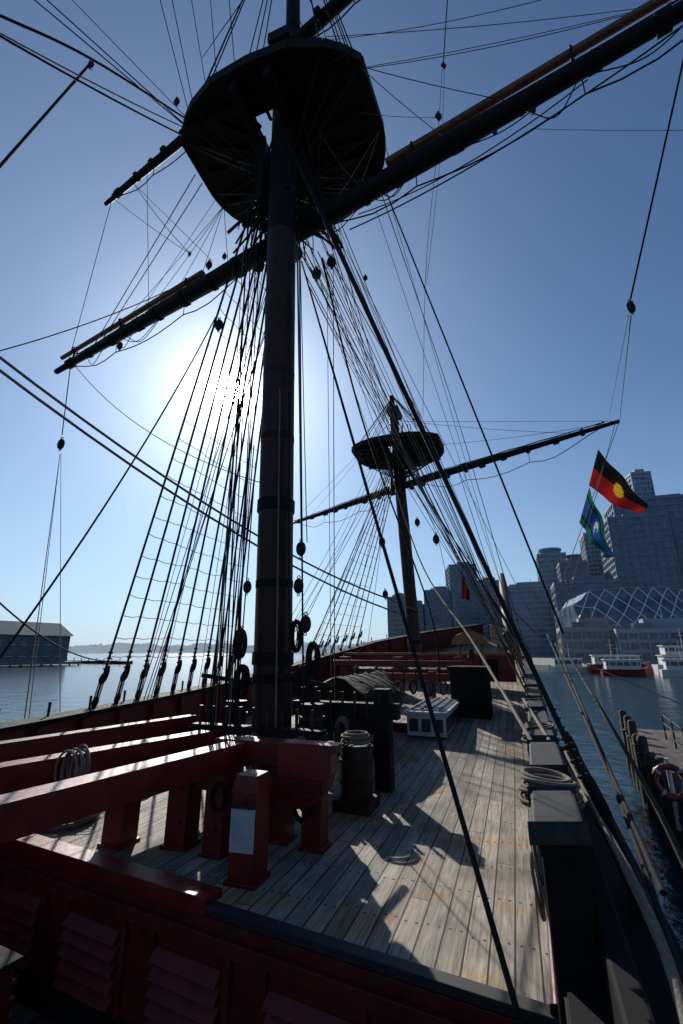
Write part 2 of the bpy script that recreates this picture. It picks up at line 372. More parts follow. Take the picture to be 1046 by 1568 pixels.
# ---------------------------------------------------------------- blocks
def block(name,p,s=.16,m=M_block,axis=(0,0,1)):
    mb=MB(); p=Vector(p); ax=Vector(axis).normalized(); s*=.85
    mb.ell(p,(s*.30,s*.50,s),m,axis=ax); 
    for o in (-.14,.14): mb.ell(p+Vector((s*o,0,0)),(s*.17,s*.53,s*.95),m,axis=ax)
    mb.torus(p,s*1.0,s*.08,M_tar,axis=(1,0,0),sq=.55,n=18)
    mb.cyl(p-Vector((s*.38,0,0)),p+Vector((s*.38,0,0)),s*.12,s*.12,M_iron,10)
    mb.torus(p+ax*s*1.15,s*.2,s*.07,M_tar,axis=(0,1,0),n=12,k=5)
    mb.torus(p-ax*s*1.12,s*.16,s*.06,M_tar,axis=(0,1,0),n=12,k=5)
    return mb.obj(name)
# ---------------------------------------------------------------- ropes
def curve(name,mats):
    cu=bpy.data.curves.new(name,'CURVE'); cu.dimensions='3D'; cu.bevel_depth=1.0; cu.bevel_resolution=1; cu.use_fill_caps=True
    for m in mats: cu.materials.append(m)
    o=bpy.data.objects.new(name,cu); sc.collection.objects.link(o); return cu
def spl(cu,pts,r,mi=0):
    s=cu.splines.new('POLY'); s.points.add(len(pts)-1); s.material_index=mi
    for i,p in enumerate(pts): s.points[i].co=(p[0],p[1],p[2],1); s.points[i].radius=r
def sagline(a,b,sag,n=14):
    a=Vector(a);b=Vector(b)
    if sag==0: return [a,b]
    return [a.lerp(b,i/n)-Vector((0,0,4*sag*(i/n)*(1-i/n))) for i in range(n+1)]
def cat(P,n=8):
    P=[Vector(p) for p in P]
    if len(P)==2: return P
    Q=[P[0]*2-P[1]]+P+[P[-1]*2-P[-2]]; out=[]
    for i in range(1,len(Q)-2):
        for k in range(n):
            t=k/n; a,b,c,d=Q[i-1],Q[i],Q[i+1],Q[i+2]
            out.append(.5*((2*b)+(-a+c)*t+(2*a-5*b+4*c-d)*t*t+(-a+3*b-3*c+d)*t**3))
    out.append(P[-1]); return out
def shrouds(name,feet,head,hr,r,rat0,rat1,dz,rr=.006,dead=True):
    cu=curve(name,[M_tar,M_rat]); hs=[]
    for i,f in enumerate(feet):
        h=Vector(head)+Vector((0,0,-.05*i))+Vector(hr)*(i/(len(feet)-1)-.5); hs.append((Vector(f),h)); spl(cu,[f,h],r)
    z=rat0
    while z<rat1:
        pts=[]
        for f,h in hs:
            t=(z-f.z)/(h.z-f.z); 
            if 0<=t<=1: pts.append(f.lerp(h,t)+Vector((0,0,random.uniform(-.03,.03))))
        o=[]
        for a,b in zip(pts,pts[1:]): o+=[a,(a+b)/2-Vector((0,0,.025*(a-b).length/.5))]
        o.append(pts[-1]); spl(cu,o,rr,1); z+=dz
    if dead:
        mb=MB()
        for f,h in hs:
            d=(h-f).normalized()
            for q in (0,.42):
                c=f+d*q; mb.ell(c,(.09,.05,.10),M_spar,axis=d,n=14,k=8)
            for o in (-.04,0,.04): mb.cyl(f+Vector((o,0,0)),f+d*.42+Vector((o,0,0)),.012,.012,M_tar,6)
            for q in range(5): mb.torus(f+d*(.5+q*.1),r+.010,.014,M_tar,axis=d,n=10,k=5)
            mb.ell(f+d*.62+Vector((.05,-.05,-.1)),(.05,.04,.16),M_tar,axis=d)
            mb.cyl(f,f-Vector((0,0,.7)),.018,.018,M_iron,8)
        mb.obj('deadeyes')
def feetline(tab,ys,off,h): return [rail_pt(tab,y,off,h) for y in ys]
shrouds('main_port_shrouds',feetline(PORT,[8.8+.52*i for i in range(9)],-.22,1.08),(-1.2,6.85,12.0),(.3,.6,0),.023,1.9,9.8,.36,.007)
stf=[rail_pt(STB,y,.52,.5) for y in (3.45,3.75,5.6)]
shrouds('main_starboard_shrouds',stf,(-1.05,6.75,12.0),(.3,.5,0),.020,99,0,.4)
shrouds('fore_port_shrouds',feetline(PORT,[17.2+.6*i for i in range(7)],-.2,1.0),(2.55,19.2,10.7),(.2,.4,0),.02,2.6,9.8,.42,.007)
shrouds('fore_starboard_shrouds',feetline(STB,[16.0+.6*i for i in range(7)],.2,1.0),(2.65,19.1,10.7),(.2,.4,0),.018,2.6,9.8,.42,.007)
cu=curve('futtock_shrouds',[M_tar])
for outl,ctr,zb,zt in ((MTO,Vector((-1.15,6.75,0)),10.6,21.0),(FTO,Vector((2.65,19.2,0)),9.3,13.6)):
    for i,o in enumerate(outl):
        o=Vector(o); 
        if i in (3,4,5,16,17,18): continue
        c=Vector((ctr.x,ctr.y,zb)); spl(cu,[o,c+(o-c)*.1],.015)
        if i in (0,1,2,6,7,8,9,10,11,23,24,25): spl(cu,[o,Vector((ctr.x-.2,ctr.y-.1,zt))],.014)
V=Vector
R=[
('d',.014,0,[(2.6,7,17.3),(2.48,7.4,15.7)]),('l',.006,0,[(2.44,7.4,15.5),(2.17,7.6,12.8),(1.89,8.2,10.1),(2.4,12,8.6)]),('l',.005,0,[(2.5,7.4,15.5),(2.26,7.6,12.8),(1.95,8.4,10.1)]),
('d',.016,0,[(4.82,4,10.3),(4.65,6,7.42)]),('l',.009,0,[(4.6,6,7.1),tuple(GB)]),('l',.006,0,[(4.56,6,7.1),(9.1,13.8,9.7)]),
('l',.010,0,[tuple(GB),(5.26,12,2.6)]),('l',.010,0,[(9.25,13.8,9.4),(5.45,12,2.2)]),
('l',.008,.1,[(-.3,6,13.9),(6.15,6,14.8)]),('l',.008,.15,[(.17,6.5,13.8),(4.92,5,12.5)]),('l',.007,.12,[(.1,6.5,13.8),(5.91,5,12.9)]),('l',.007,.3,[(-.2,6.2,14.2),(5.6,4.0,12.0)]),
('l',.005,.02,[(3.54,6,11.27),(5.42,5,9.7)]),('l',.005,.1,[(-.31,6.5,12.7),(1.82,6,11.57)]),
('d',.014,0,[(.87,6.8,10.8),(2.64,5.6,2.2)]),
('d',.013,.25,[(.16,7,10),(4.54,3.9,9.96)]),('d',.011,.3,[(.34,7,10.4),(3.83,4.8,10.5)]),
('l',.018,.35,[(-4.21,4.5,5.44),(1.2,11,3.17)]),('l',.018,.35,[(-4.17,4.5,5.26),(1.42,11,2.84)]),('l',.012,.1,[(1.2,11,3.17),(6.36,16,2.1)]),
('d',.014,.35,[(-2.83,8.5,9.17),(-4.04,5.5,1.73)]),('d',.010,.2,[(-3.78,5,2.56),(-4.12,8.8,1.83)]),
('d',.014,0,[tuple(Ym(-.91)),(-7.45,11,7.52)]),('l',.008,0,[(-7.4,11,6.96),(-4.35,6.8,1.12)]),('l',.006,0,[(-7.4,11,6.96),(-4.29,6.8,1.12)]),('l',.006,0,[(-7.38,11,6.96),(-3.99,7,1.17)]),
('d',.022,0,[(-5.17,5,8.8),(-4.96,6,13.08)]),('d',.022,.05,[(-4.9,4,10.5),(-4.13,5,11.35),(-3.25,7,13.0)]),('d',.018,.05,[(-4.82,4,10.1),(-3.39,7,12.6)]),('l',.012,.05,[(-4.85,4.2,10.4),(-3.32,7,12.8)]),
('d',.012,0,[(-5.56,5,13.1),(-3.2,6.9,12.6)]),('d',.012,0,[(-5.33,5,13.1),(-3.1,6.9,12.5)]),('l',.008,0,[(-4.87,5,13.1),(-3.1,6.8,12.6)]),
('d',.009,0,[(-3.55,5.5,14.2),(-3.15,6.8,12.6)]),('d',.009,0,[(-3.31,5.5,14.2),(-3.0,6.6,12.5)]),('d',.008,0,[(-2.93,5.5,14.2),(-2.65,6.2,12.5)]),('d',.008,0,[(-2.55,5.5,14.2),(-2.39,5.9,12.5)]),('d',.008,0,[(-2.19,5.5,14.2),(-2.0,5.7,12.5)]),
('d',.008,0,[(-1.65,5,13.1),(-2.99,6.5,14.2)]),('d',.008,0,[(-.61,5,13.1),(.51,6.8,12.5)]),('d',.008,0,[(-.96,5,13.1),(-.3,5.9,12.5)]),
('d',.009,.1,[(-5.8,9.5,14.5),(-3.78,9,11.5)]),('d',.007,0,[(-5.8,9.5,14.5),(-3.1,8.7,10.96)]),('d',.007,.05,[(-6.6,9.9,14.5),(-3.78,9,11.5)]),
('d',.011,0,[(-3.3,7.6,12.3),tuple(Ym(-.8))]),('d',.011,0,[(-3.2,7.8,12.3),tuple(Ym(-.76))]),('l',.006,0,[(-3.0,8.2,12.3),tuple(Ym(-.6))]),('d',.009,0,[tuple(Yt(-.95)),tuple(Ym(-.93))]),('d',.007,0,[tuple(Yt(-.7)),tuple(Ym(-.5))]),
('d',.010,.15,[(-5.28,6,6.44),(-3.4,8.5,10.3)]),('d',.009,.5,[tuple(Ym(-.9)),(-1.2,7.0,4.6)]),
('l',.012,.3,[(-3.3,7,12.5),(.1,7.1,11.5)]),('l',.010,.35,[(-3.3,7,12.4),(.3,7.1,11.2)]),('l',.008,.2,[(-.58,6.6,12.5),(.36,7,11.2)]),
('l',.018,0,[(-.87,7,9.7),(-.6,6.7,3.57)]),('l',.008,0,[(-.82,7,9.7),(-.52,6.7,3.57)]),
('l',.008,0,[(-.17,7.4,9.6),(-.11,8,1.0)]),('l',.006,0,[(-.3,7.4,9.6),(-.19,9,1.4)]),
('d',.022,0,[(-.4,7.2,9.5),(.56,9.5,6.86),(2.45,13,3.2),(3.2,15.5,1.2)]),
('l',.022,.2,[(1.86,19,11.0),(2.39,14,4.86),(2.5,9,2.16),(1.84,4.6,1.02)]),
('d',.016,0,[(-.75,6.8,9.0),(.74,2.4,.52)]),
('d',.016,0,[(-.88,7,9.6),(2.34,19,12.2)]),('d',.012,0,[(-.75,7,9.55),(2.57,19,12.1)]),('l',.010,0,[(-.68,7,9.7),(2.6,19,12.3)]),('l',.008,.3,[(-.6,7,8.6),(2.3,19,12.1)]),
('d',.012,0,[(-.3,7.2,9.66),(4.3,18.6,10.75)]),('l',.008,0,[(.22,7.2,9.4),(6.3,16.5,2.2)]),('l',.007,0,[(.1,7.2,9.7),(5.17,12,2.2)]),
('d',.010,0,[(.83,7,10.9),(3.4,12,8.6),(4.6,12,2.3)]),('l',.006,0,[(.7,7,10.5),(4.9,13,2.3)]),('l',.006,0,[(.95,7,10.9),(5.2,14,2.4)]),
('l',.008,0,[(2.34,19,12.2),tuple(GB)]),('l',.008,.1,[(2.5,19,12.3),tuple(Yf(.85))]),('l',.008,.1,[(4.4,18.5,10.8),tuple(GB)]),
('l',.008,0,[(2.2,19.2,12.2),tuple(GA)]),('l',.008,0,[(2.2,19.2,12.2),tuple(Yf(-.8))]),
('d',.010,0,[(2.83,19,9.45),(3.86,18,6.6),(4.19,17,2.0)]),('d',.010,0,[(1.96,19,9.45),(1.69,18.5,6.6),(.92,18,1.8)]),
('d',.012,.4,[(3.3,18.6,8.9),(5.8,14,2.5)]),('d',.012,.3,[(4.66,17,9.1),(5.07,15,4.0),(5.15,13,2.0)]),
('l',.022,.15,[(2.97,8,1.25),(2.03,4.8,1.1),(1.42,2.6,.9),(1.05,1.7,.6)]),('l',.013,.1,[(1.86,4.2,1.2),(1.34,2.4,.85),(1.05,1.6,.6)]),
('d',.016,.1,[(4.06,9,2.16),(2.5,5,1.29),(1.53,2.6,.9)]),('d',.016,.1,[(3.93,9,2.3),(2.08,4,1.11),(1.28,2.1,.7)]),('d',.022,.1,[(4.3,9,1.9),(2.4,4,.9),(1.5,2.1,.5)]),
('l',.006,0,[(2.93,6,1.9),(3.47,5,1.48)]),
]
cu=curve('running_rigging',[M_tar,M_hemp])
for c,r,sag,P in R:
    W=[V(p) for p in P]
    spl(cu,cat(W) if len(W)>2 else sagline(W[0],W[1],sag),r,0 if c=='d' else 1)
rnd=random.Random(11)
for i in range(26):
    v=rnd.choice((-1,1))*rnd.uniform(.25,.8); z=rnd.uniform(3.5,10.5)
    spl(cu,sagline(S(-.25+rnd.uniform(-.1,.2),v*.8-.02*z,z)+V((-.015*z,-.03*z,0)),S(-.55,v,1.0+rnd.uniform(-.3,.1)),.02),rnd.choice((.007,.010,.013)),rnd.choice((0,0,1)))
for t in (-.72,-.55,-.42,-.3,-.18,.12,.2,.3,.42,.55):
    q=Ym(t); o=V(min(MTO,key=lambda p:(V(p)-q).length)); spl(cu,sagline(q,o,.05),.007,rnd.randint(0,1))
for i in range(13):
    a=V((-.95+rnd.uniform(0,.9),7.2+rnd.uniform(-.1,.3),rnd.uniform(9.0,11.5))); y=rnd.uniform(8.5,15)
    spl(cu,sagline(a,rail_pt(STB,y,.0,1.0),rnd.uniform(0,.25)),rnd.choice((.006,.008,.010)),rnd.randint(0,1))
for i in range(12):
    a=V((2.5+rnd.uniform(-.5,.9),19+rnd.uniform(-.4,.4),rnd.uniform(9.0,11.8))); y=rnd.uniform(12.5,20)
    spl(cu,sagline(a,rail_pt(STB,y,.0,1.0),rnd.uniform(0,.5)),rnd.choice((.008,.010,.013)),rnd.randint(0,1))
for i in range(10):
    a=V((2.3+rnd.uniform(-.5,.5),19+rnd.uniform(-.4,.4),rnd.uniform(8.6,11.5))); y=rnd.uniform(13,20)
    spl(cu,sagline(a,rail_pt(PORT,y,.0,1.0),rnd.uniform(0,.3)),rnd.choice((.008,.010)),rnd.randint(0,1))
for i in range(7):
    a=V((-1.2+rnd.uniform(-.6,.2),7.4,rnd.uniform(9.5,11.5))); y=rnd.uniform(9.5,13); spl(cu,sagline(a,rail_pt(PORT,y,.0,1.0),.03),rnd.choice((.007,.010)),rnd.randint(0,1))
for i in range(10):
    a=V((-.6+rnd.uniform(-.3,.6),7.4,rnd.uniform(9.3,11.5))); b=V((2.6+rnd.uniform(-.7,.9),19.0,rnd.uniform(8.8,11.5)))
    spl(cu,sagline(a,b,rnd.uniform(0,.9)),rnd.choice((.007,.009)),rnd.randint(0,1))
for i in range(46):
    a=YC+V((rnd.uniform(-1.1,1.3),rnd.uniform(-.6,.3),rnd.uniform(-.45,.3))); b=V((-1.15+rnd.uniform(-.8,.8),6.9+rnd.uniform(-.4,.5),rnd.uniform(11.0,12.2)))
    spl(cu,sagline(a,b,rnd.uniform(-.15,.3)),rnd.choice((.010,.016,.022,.03)),0)
for i in range(20):
    a=GC+V((rnd.uniform(-.9,.9),rnd.uniform(-.5,.3),rnd.uniform(-.4,.3))); b=V((2.65+rnd.uniform(-.6,.6),19.2+rnd.uniform(-.3,.3),rnd.uniform(10.0,12.4)))
    spl(cu,sagline(a,b,rnd.uniform(-.15,.2)),rnd.choice((.014,.02,.03)),0)
for i in range(14):
    t=rnd.uniform(-.85,.85); t2=t+rnd.uniform(.06,.2)*(1 if t<0 else -1)
    spl(cu,cat([Ym(t)+V((0,0,-.15)),Ym((t+t2)/2)+V((0,0,-.35-rnd.random()*.35)),Ym(t2)+V((0,0,-.2))]),.010,0)
for x,y,z,s in [(2.48,7.4,15.6,.12),(1.82,6,11.6,.12),(2.64,5.6,10.6,.10),(3.18,5.3,10.65,.12),(-.5,7.3,9.2,.17),(-2.74,8.5,8.97,.17),(-7.43,11,7.24,.18),(4.63,6,7.26,.13),(-3.45,6.6,13.0,.12),(-3.14,8.6,10.75,.14),(3.8,17.8,6.3,.24),(1.67,18.3,6.3,.24),(-5.96,10.4,9.85,.14),(-.6,6.6,3.45,.13),(-1.89,7,11.6,.14),(-3.8,9,11.5,.08),(.49,7.5,9.3,.08),(-.62,6.6,2.9,.13),(-.50,6.5,2.36,.14),(-1.38,6.7,2.9,.11),(-1.40,6.6,2.2,.12),(3.2,18.5,7.2,.2),(-.2,7.3,9.5,.17),(-2.76,8.5,10.9,.10),(-4.94,6,13.05,.12),(1.05,11,3.3,.12),(-.9,7.3,9.7,.2),(-1.7,7.5,9.6,.2),(-1.5,7.4,11.2,.2),(-.7,7.3,11.3,.2),(-1.5,7.2,10.7,.22),(-.6,7.2,10.5,.22)]:
    block('pulley_block',(x,y,z),s)
# ---------------------------------------------------------------- rope netting at the port side
cu=curve('rope_netting',[M_hemp])
n0=V((-4.75,6.1,.50)); n1=V((-3.05,6.75,.55)); b0=V((-4.5,5.95,.03)); b1=V((-2.95,6.3,.03))
for i in range(13):
    t=i/12; spl(cu,sagline(n0.lerp(n1,t),b0.lerp(b1,min(1,max(0,t+rnd.uniform(-.03,.03)))),.03,6),.008)
for j in range(6):
    t=j/5; spl(cu,sagline(n0.lerp(b0,t),n1.lerp(b1,t),.05*(1-t)),.008)
# ---------------------------------------------------------------- red bitts
mb=MB()
mb.beam((-3.2,2.2,.88),(-1.02,6.1,.88),.24,.25,M_red)
mb.beam((-4.5,2.9,.88),(-1.6,6.9,.88),.22,.22,M_red)
mb.beam((-4.6,3.2,1.02),(-2.15,7.15,1.02),.16,.2,M_dred)
for x,y,w in ((-2.36,5.64,.25),(-1.69,5.6,.25),(-1.26,5.4,.22),(-.84,4.84,.26),(-.28,5.55,.22),(-.66,5.75,.22)):
    mb.box((x,y,.38),(w,w,.76),M_red,rot=-HD); mb.box((x,y,.04),(w+.05,w+.05,.08),M_red,rot=-HD)
mb.box((-.84,4.84,.83),(.28,.28,.14),M_red,rot=-HD,taper=.8)
mb.beam((-1.45,6.02,.90),(-.12,5.56,.90),.26,.24,M_red)
mb.beam((-2.6,5.9,.66),(-.2,5.25,.66),.16,.16,M_dred)
prof=[(0,1.07),(.66,1.07),(.66,1.0),(.60,.98),(.60,.80),(.55,.66),(.47,.56),(.36,.49),(.2,.46),(0,.46)]
o=Vector((-.68,5.36,0)); dx=Vector((.95,-.3,0)).normalized(); dy=Vector((.3,.95,0))
vs=[o+dx*a+Vector((0,0,b)) for a,b in prof]+[o+dx*a+dy*.2+Vector((0,0,b)) for a,b in prof]
n=len(prof); mb.add(vs,[tuple(range(n)),tuple(range(2*n-1,n-1,-1))]+[(i,n+i,n+(i+1)%n,(i+1)%n) for i in range(n)],M_red)
for x,y in ((-.84,4.70),(-1.26,5.28),(-1.69,5.46)):
    for z in (.3,.62): mb.cyl((x,y-.02,z),(x-.01,y+.03,z),.016,.016,M_iron,8)
mb.obj('main_bitts',bevel=.014)
mb=MB(); mb.beam((-.98,4.655,.50),(-.76,4.60,.50),.012,.34,M_paper); mb.beam((-.98,4.645,.68),(-.76,4.59,.68),.02,.03,M_iron); mb.obj('notice_placard')
coil('rope_lashing',(-2.66,4.93,.9),.185,.012,6,axis=(.55,.83,0),step=.028)
coil('rope_lashing',(-3.35,4.5,.9),.185,.012,5,axis=(.55,.83,0),step=.028)
coil('deck_rope_coil',(-3.3,6.3,.03),.30,.017,9,step=.018)
coil('deck_rope_coil',(-3.0,7.4,.03),.26,.015,7,step=.02,m=M_tar)
coil('hanging_rope_coil',(-.42,5.30,.5),.13,.011,7,axis=(.3,.95,.1),sq=1.5,step=.012,m=M_tar)
coil('hanging_rope_coil',(-1.26,5.24,.58),.11,.011,6,axis=(.3,.95,.1),sq=1.5,step=.012,m=M_tar)
mb=MB()
mb.beam(S(-.55,-.95,1.0),S(-.55,1.0,1.0),.16,.10,M_spar); 
for i in range(9):
    v=-.85+i*.21; p=S(-.55,v,0); mb.cyl((p.x,p.y,.80),(p.x,p.y,1.28),.016,.026,M_mast,8)
for v in (-.9,.95): p=S(-.55,v,.5); mb.box(p,(.16,.16,1.02),M_spar,rot=-HD)
mb.obj('fife_rail',bevel=.008)
for i,v in enumerate((-.85,-.6,-.35,.05,.3,.5,.72,.88)):
    p=S(-.64,v,.74); coil('hanging_rope_coil',p,.14,.014,9,axis=(Fx,Fy,.1),sq=2.0,step=.016,m=M_hemp if i%3==0 else M_tar)
# ship pumps added beside the mast to widen its deck shadow
for v in (-.6,.62):
    mb=MB(); p=S(-.05,v,0); mb.tube([(p.x,p.y,-.05),(p.x,p.y,1.25),(p.x,p.y,1.3)],[.17,.15,.16],M_spar,8,False)
    mb.cyl((p.x,p.y,.9),(p.x,p.y-.32,.86),.05,.045,M_spar,8)
    mb.beam((p.x,p.y,1.3),(p.x,p.y,1.55),.06,.1,M_spar); mb.beam((p.x+.3,p.y+.3,1.5),(p.x-.4,p.y-.5,1.68),.04,.06,M_spar)
    mb.cyl((p.x,p.y,1.1),(p.x,p.y,1.14),.175,.175,M_iron,12); mb.obj('added_bilge_pump',bevel=.006)
# halyard purchases with their coils hung beside the mast
for x,y,z in ((-.55,6.5,1.6),(-.42,6.55,1.9),(-.66,6.5,2.2),(-1.42,6.7,1.6),(-1.47,6.7,2.1)):
    coil('hanging_rope_coil',(x,y,z),.085,.014,12,axis=(.34,.94,0),sq=3.0,step=.014,m=M_tar)
# jeer bitts with gear forward of the mast
mb=MB()
for v in (.1,1.35): mb.box(S(1.0,v,.72),(.24,.24,1.44),M_spar,rot=-HD)
mb.beam(S(1.0,-.15,1.12),S(1.0,1.6,1.12),.2,.22,M_spar); mb.beam(S(1.0,0,.55),S(1.0,1.45,.55),.16,.18,M_spar)
for i in range(7): q=S(.9,.12+i*.2,1.12); mb.cyl(q-V((0,0,.2)),q+V((0,0,.27)),.018,.026,M_mast,8)
mb.obj('jeer_bitts',bevel=.012)
for i in range(7):
    q=S(.83,.1+i*.21,.72+.05*(i%2)); coil('hanging_rope_coil',q,.15,.015,9,axis=(Fx,Fy,.1),sq=2.0,step=.015,m=M_hemp if i==3 else M_tar)
# ---------------------------------------------------------------- barrel
mb=MB(); n=20; pr=[(.0,.86),(.12,.93),(.5,1.0),(.88,.93),(1,.86)]; x,y,z,h,r=.2,6.8,.18,.62,.23
mb.tube([(x,y,z+h*a) for a,b in pr],[r*b for a,b in pr],M_barrel,n)
for a,b in ((.07,.9),(.3,.985),(.7,.985),(.93,.9)):
    mb.cyl((x,y,z+h*(a-.03)),(x,y,z+h*(a+.03)),r*b+.008,r*b+.008,M_iron,n)
mb.box((.2,6.8,.09),(.5,.5,.18),M_mast,rot=-HD)
for i in range(4): mb.torus((.2+rnd.uniform(-.02,.02),6.8,.84+i*.03),.17+rnd.uniform(-.03,.03),.018,M_hemp)
mb.obj('wooden_barrel')
# ---------------------------------------------------------------- covered boat on chocks
mb=MB(); vs=[];fs=[]; ns=12; nk=10
def bw(t): return max(.86*(1-max(0,t-.35)**2*1.8)*(.82+.18*min(1,t*4)),.06)
for i in range(ns+1):
    t=i/ns; w=bw(t); h0=.22+.25*t*t
    for k in range(nk+1):
        a=math.pi*k/nk; vs.append(S(2.2+3.4*t,.12-w*math.cos(a), zd(10)+h0+(1.1-h0)*(1-math.sin(a)**.7)))
for i in range(ns):
    for k in range(nk): o=i*(nk+1)+k; fs.append((o,o+1,o+nk+2,o+nk+1))
fs.append(tuple(range(nk+1)))
mb.add(vs,fs,M_black,True)
vs=[];fs=[]
for i in range(ns+1):
    t=i/ns; w=bw(t)*1.06
    for k in range(9):
        q=k/8*2-1; vs.append(S(2.15+3.5*t,.12+w*q,zd(10)+1.05-(.22 if k in (0,8) else 0)+.38*(1-abs(q)**1.5)+.035*math.sin(i*2+k*1.7)))
for i in range(ns):
    for k in range(8): o=i*9+k; fs.append((o,o+1,o+10,o+9))
fs.append(tuple(range(9))); mb.add(vs,fs,M_tarp,True)
for i in range(1,7): 
    t=i/7; w=bw(t)*1.07; mb.tube([S(2.15+3.5*t,.12+w*(k/8*2-1),zd(10)+1.07+.385*(1-abs(k/8*2-1)**1.5)) for k in range(9)],[.010]*9,M_tar,6)
mb.beam(S(2.9,-.8,.16),S(2.9,1.0,.16),.16,.34,M_dred); mb.beam(S(5.0,-.8,.2),S(5.0,1.0,.2),.16,.4,M_dred)
mb.obj('covered_boat')
mb=MB(); c=zd3(6.0,1.35)
mb.box(c+Vector((0,0,.22)),(.85,2.9,.44),M_white,rot=-HD); mb.box(c+Vector((0,0,.47)),(.95,3.0,.06),M_white,rot=-HD)
for k in range(9):
    q=S(4.75+k*.32,1.35+.43,0); mb.box((q.x,q.y,c.z+.22),(.02,.22,.28),M_glassd,rot=-HD)
for k in range(3):
    p=S(4.545,1.08+k*.27,c.z+.22); mb.box(p,(.2,.02,.26),M_glassd,rot=-HD)
for k in range(10):
    p=S(4.7+k*.29,1.35,c.z+.52); mb.box(p,(.85,.05,.04),M_white,rot=-HD)
for k in range(4):
    mb.beam(S(4.6,1.05+k*.2,c.z+.55),S(7.4,1.05+k*.2,c.z+.55),.04,.03,M_iron)
mb.obj('deck_skylight',bevel=.006)
mb=MB(); c=zd3(7.6,2.1)
mb.box(c+Vector((0,0,.6)),(1.0,1.1,1.2),M_black,rot=-HD); mb.box(c+Vector((0,0,1.24)),(1.12,1.22,.08),M_black,rot=-HD); mb.box(c+Vector((.1,-.56,.5)),(.5,.03,.85),M_tarp,rot=-HD)
mb.obj('companionway',bevel=.012)
mb=MB(); z=zd(16.5)
mb.tube([S(9.6,-2.2,z+.65),S(9.6,1.5,z+.65)],[.22,.22],M_barrel,8,False)
for v in (-2.3,-.4,1.6): mb.box(S(9.6,v,z+.6),(.28,.5,1.2),M_red,rot=-HD)
mb.beam(S(9.2,-2.6,z+1.0),S(9.2,2.0,z+1.0),.18,.18,M_red)
for v in (-1.9,-1.2,.3,.9): mb.torus(S(9.6,v,z+.65),.24,.03,M_hemp,axis=(Fy,-Fx,0))
mb.obj('windlass',bevel=.02)
mb=MB(); z=zd(19)
mb.beam(S(12.0,-3.2,z+.45),S(12.0,3.3,z+.45),.1,.9,M_red); mb.beam(S(12.0,-3.3,z+.95),S(12.0,3.4,z+.95),.3,.10,M_yel)
for v in (-2.4,-.9,1.0,2.4): mb.box(S(11.92,v,z+.42),(.6,.04,.7),M_black,rot=-HD)
mb.obj('forecastle_bulkhead',bevel=.01)
mb=MB(); z=zd(14.6)
for v in (-.7,.9,1.9): mb.box(S(8.3,v,z+.5),(.2,.2,1.0),M_red,rot=-HD)
mb.beam(S(8.3,-1.2,z+.85),S(8.3,2.2,z+.85),.18,.18,M_red)
for i in range(9): q=S(8.22,-1.0+i*.36,z+.85); mb.cyl(q-V((0,0,.2)),q+V((0,0,.24)),.02,.028,M_mast,8)
mb.obj('fore_bitts',bevel=.012)
for i in range(7):
    q=S(8.15,-1.0+i*.45,z+.55); coil('hanging_rope_coil',q,.13,.018,5,axis=(Fx,Fy,.1),sq=1.7,step=.02,m=M_hemp if i%3 else M_tar)
mb=MB(); z=zd(17)+.3
for v in (1.5,2.3):
    for u in (10.7,11.2): mb.cyl(S(u,v,z),S(u,v,z+1.25),.05,.05,M_yel,10)
vs=[];fs=[]
for i in range(9):
    a=math.pi*i/8
    for u in (10.5,11.4): vs.append(S(u,1.9-.62*math.cos(a),z+1.25+.42*math.sin(a)))
for i in range(8): fs.append((2*i,2*i+1,2*i+3,2*i+2))
fs.append((0,2,4,6,8,10,12,14,16)); fs.append((17,15,13,11,9,7,5,3,1)); mb.add(vs,fs,M_yel)
mb.tube([S(10.95,1.9,z+.75),S(10.95,1.9,z+.85),S(10.95,1.9,z+1.1)],[.17,.13,.05],M_iron,14)
mb.obj('ship_belfry',bevel=.01)
mb=MB(); mb.tube([S(16,3.2,2.6),S(27,3.0,7)],[.3,.2],M_spar,14); mb.obj('bowsprit')
# ---------------------------------------------------------------- flags
def flag(name,P00,P10,P01,P11,mats,fn,nx=48,ny=32,rip=.10,droop=.25):
    me=bpy.data.meshes.new(name); vs=[];fs=[];mi=[]
    P00,P10,P01,P11=map(Vector,(P00,P10,P01,P11))
    for j in range(ny+1):
        for i in range(nx+1):
            s=i/nx;t=j/ny; p=P00.lerp(P10,s).lerp(P01.lerp(P11,s),t)
            w=rip*min(1,s*3)*math.sin(s*10+t*3); vs.append(p+Vector((w*.4,w*1.8,w*.5-droop*math.sin(math.pi*s)*(.3+.7*t))))
    for j in range(ny):
        for i in range(nx):
            o=j*(nx+1)+i; fs.append((o,o+1,o+nx+2,o+nx+1)); mi.append(fn((i+.5)/nx,(j+.5)/ny))
    me.from_pydata(vs,[],fs)
    for m in mats: me.materials.append(m)
    for p,k in zip(me.polygons,mi): p.material_index=k; p.use_smooth=True
    o=bpy.data.objects.new(name,me); sc.collection.objects.link(o)
def cloth(n,c,f=.4):
    m=mat(n,c,.8,12,.08,.05,spec=.1); b=m.node_tree.nodes['Principled BSDF']
    nt=m.node_tree; tr=nt.nodes.new('ShaderNodeBsdfTranslucent'); tr.inputs[0].default_value=(*c,1); mx=nt.nodes.new('ShaderNodeMixShader'); mx.inputs[0].default_value=f
    nt.links.new(b.outputs[0],mx.inputs[1]); nt.links.new(tr.outputs[0],mx.inputs[2]); nt.links.new(mx.outputs[0],nt.nodes['Material Output'].inputs[0]); return m
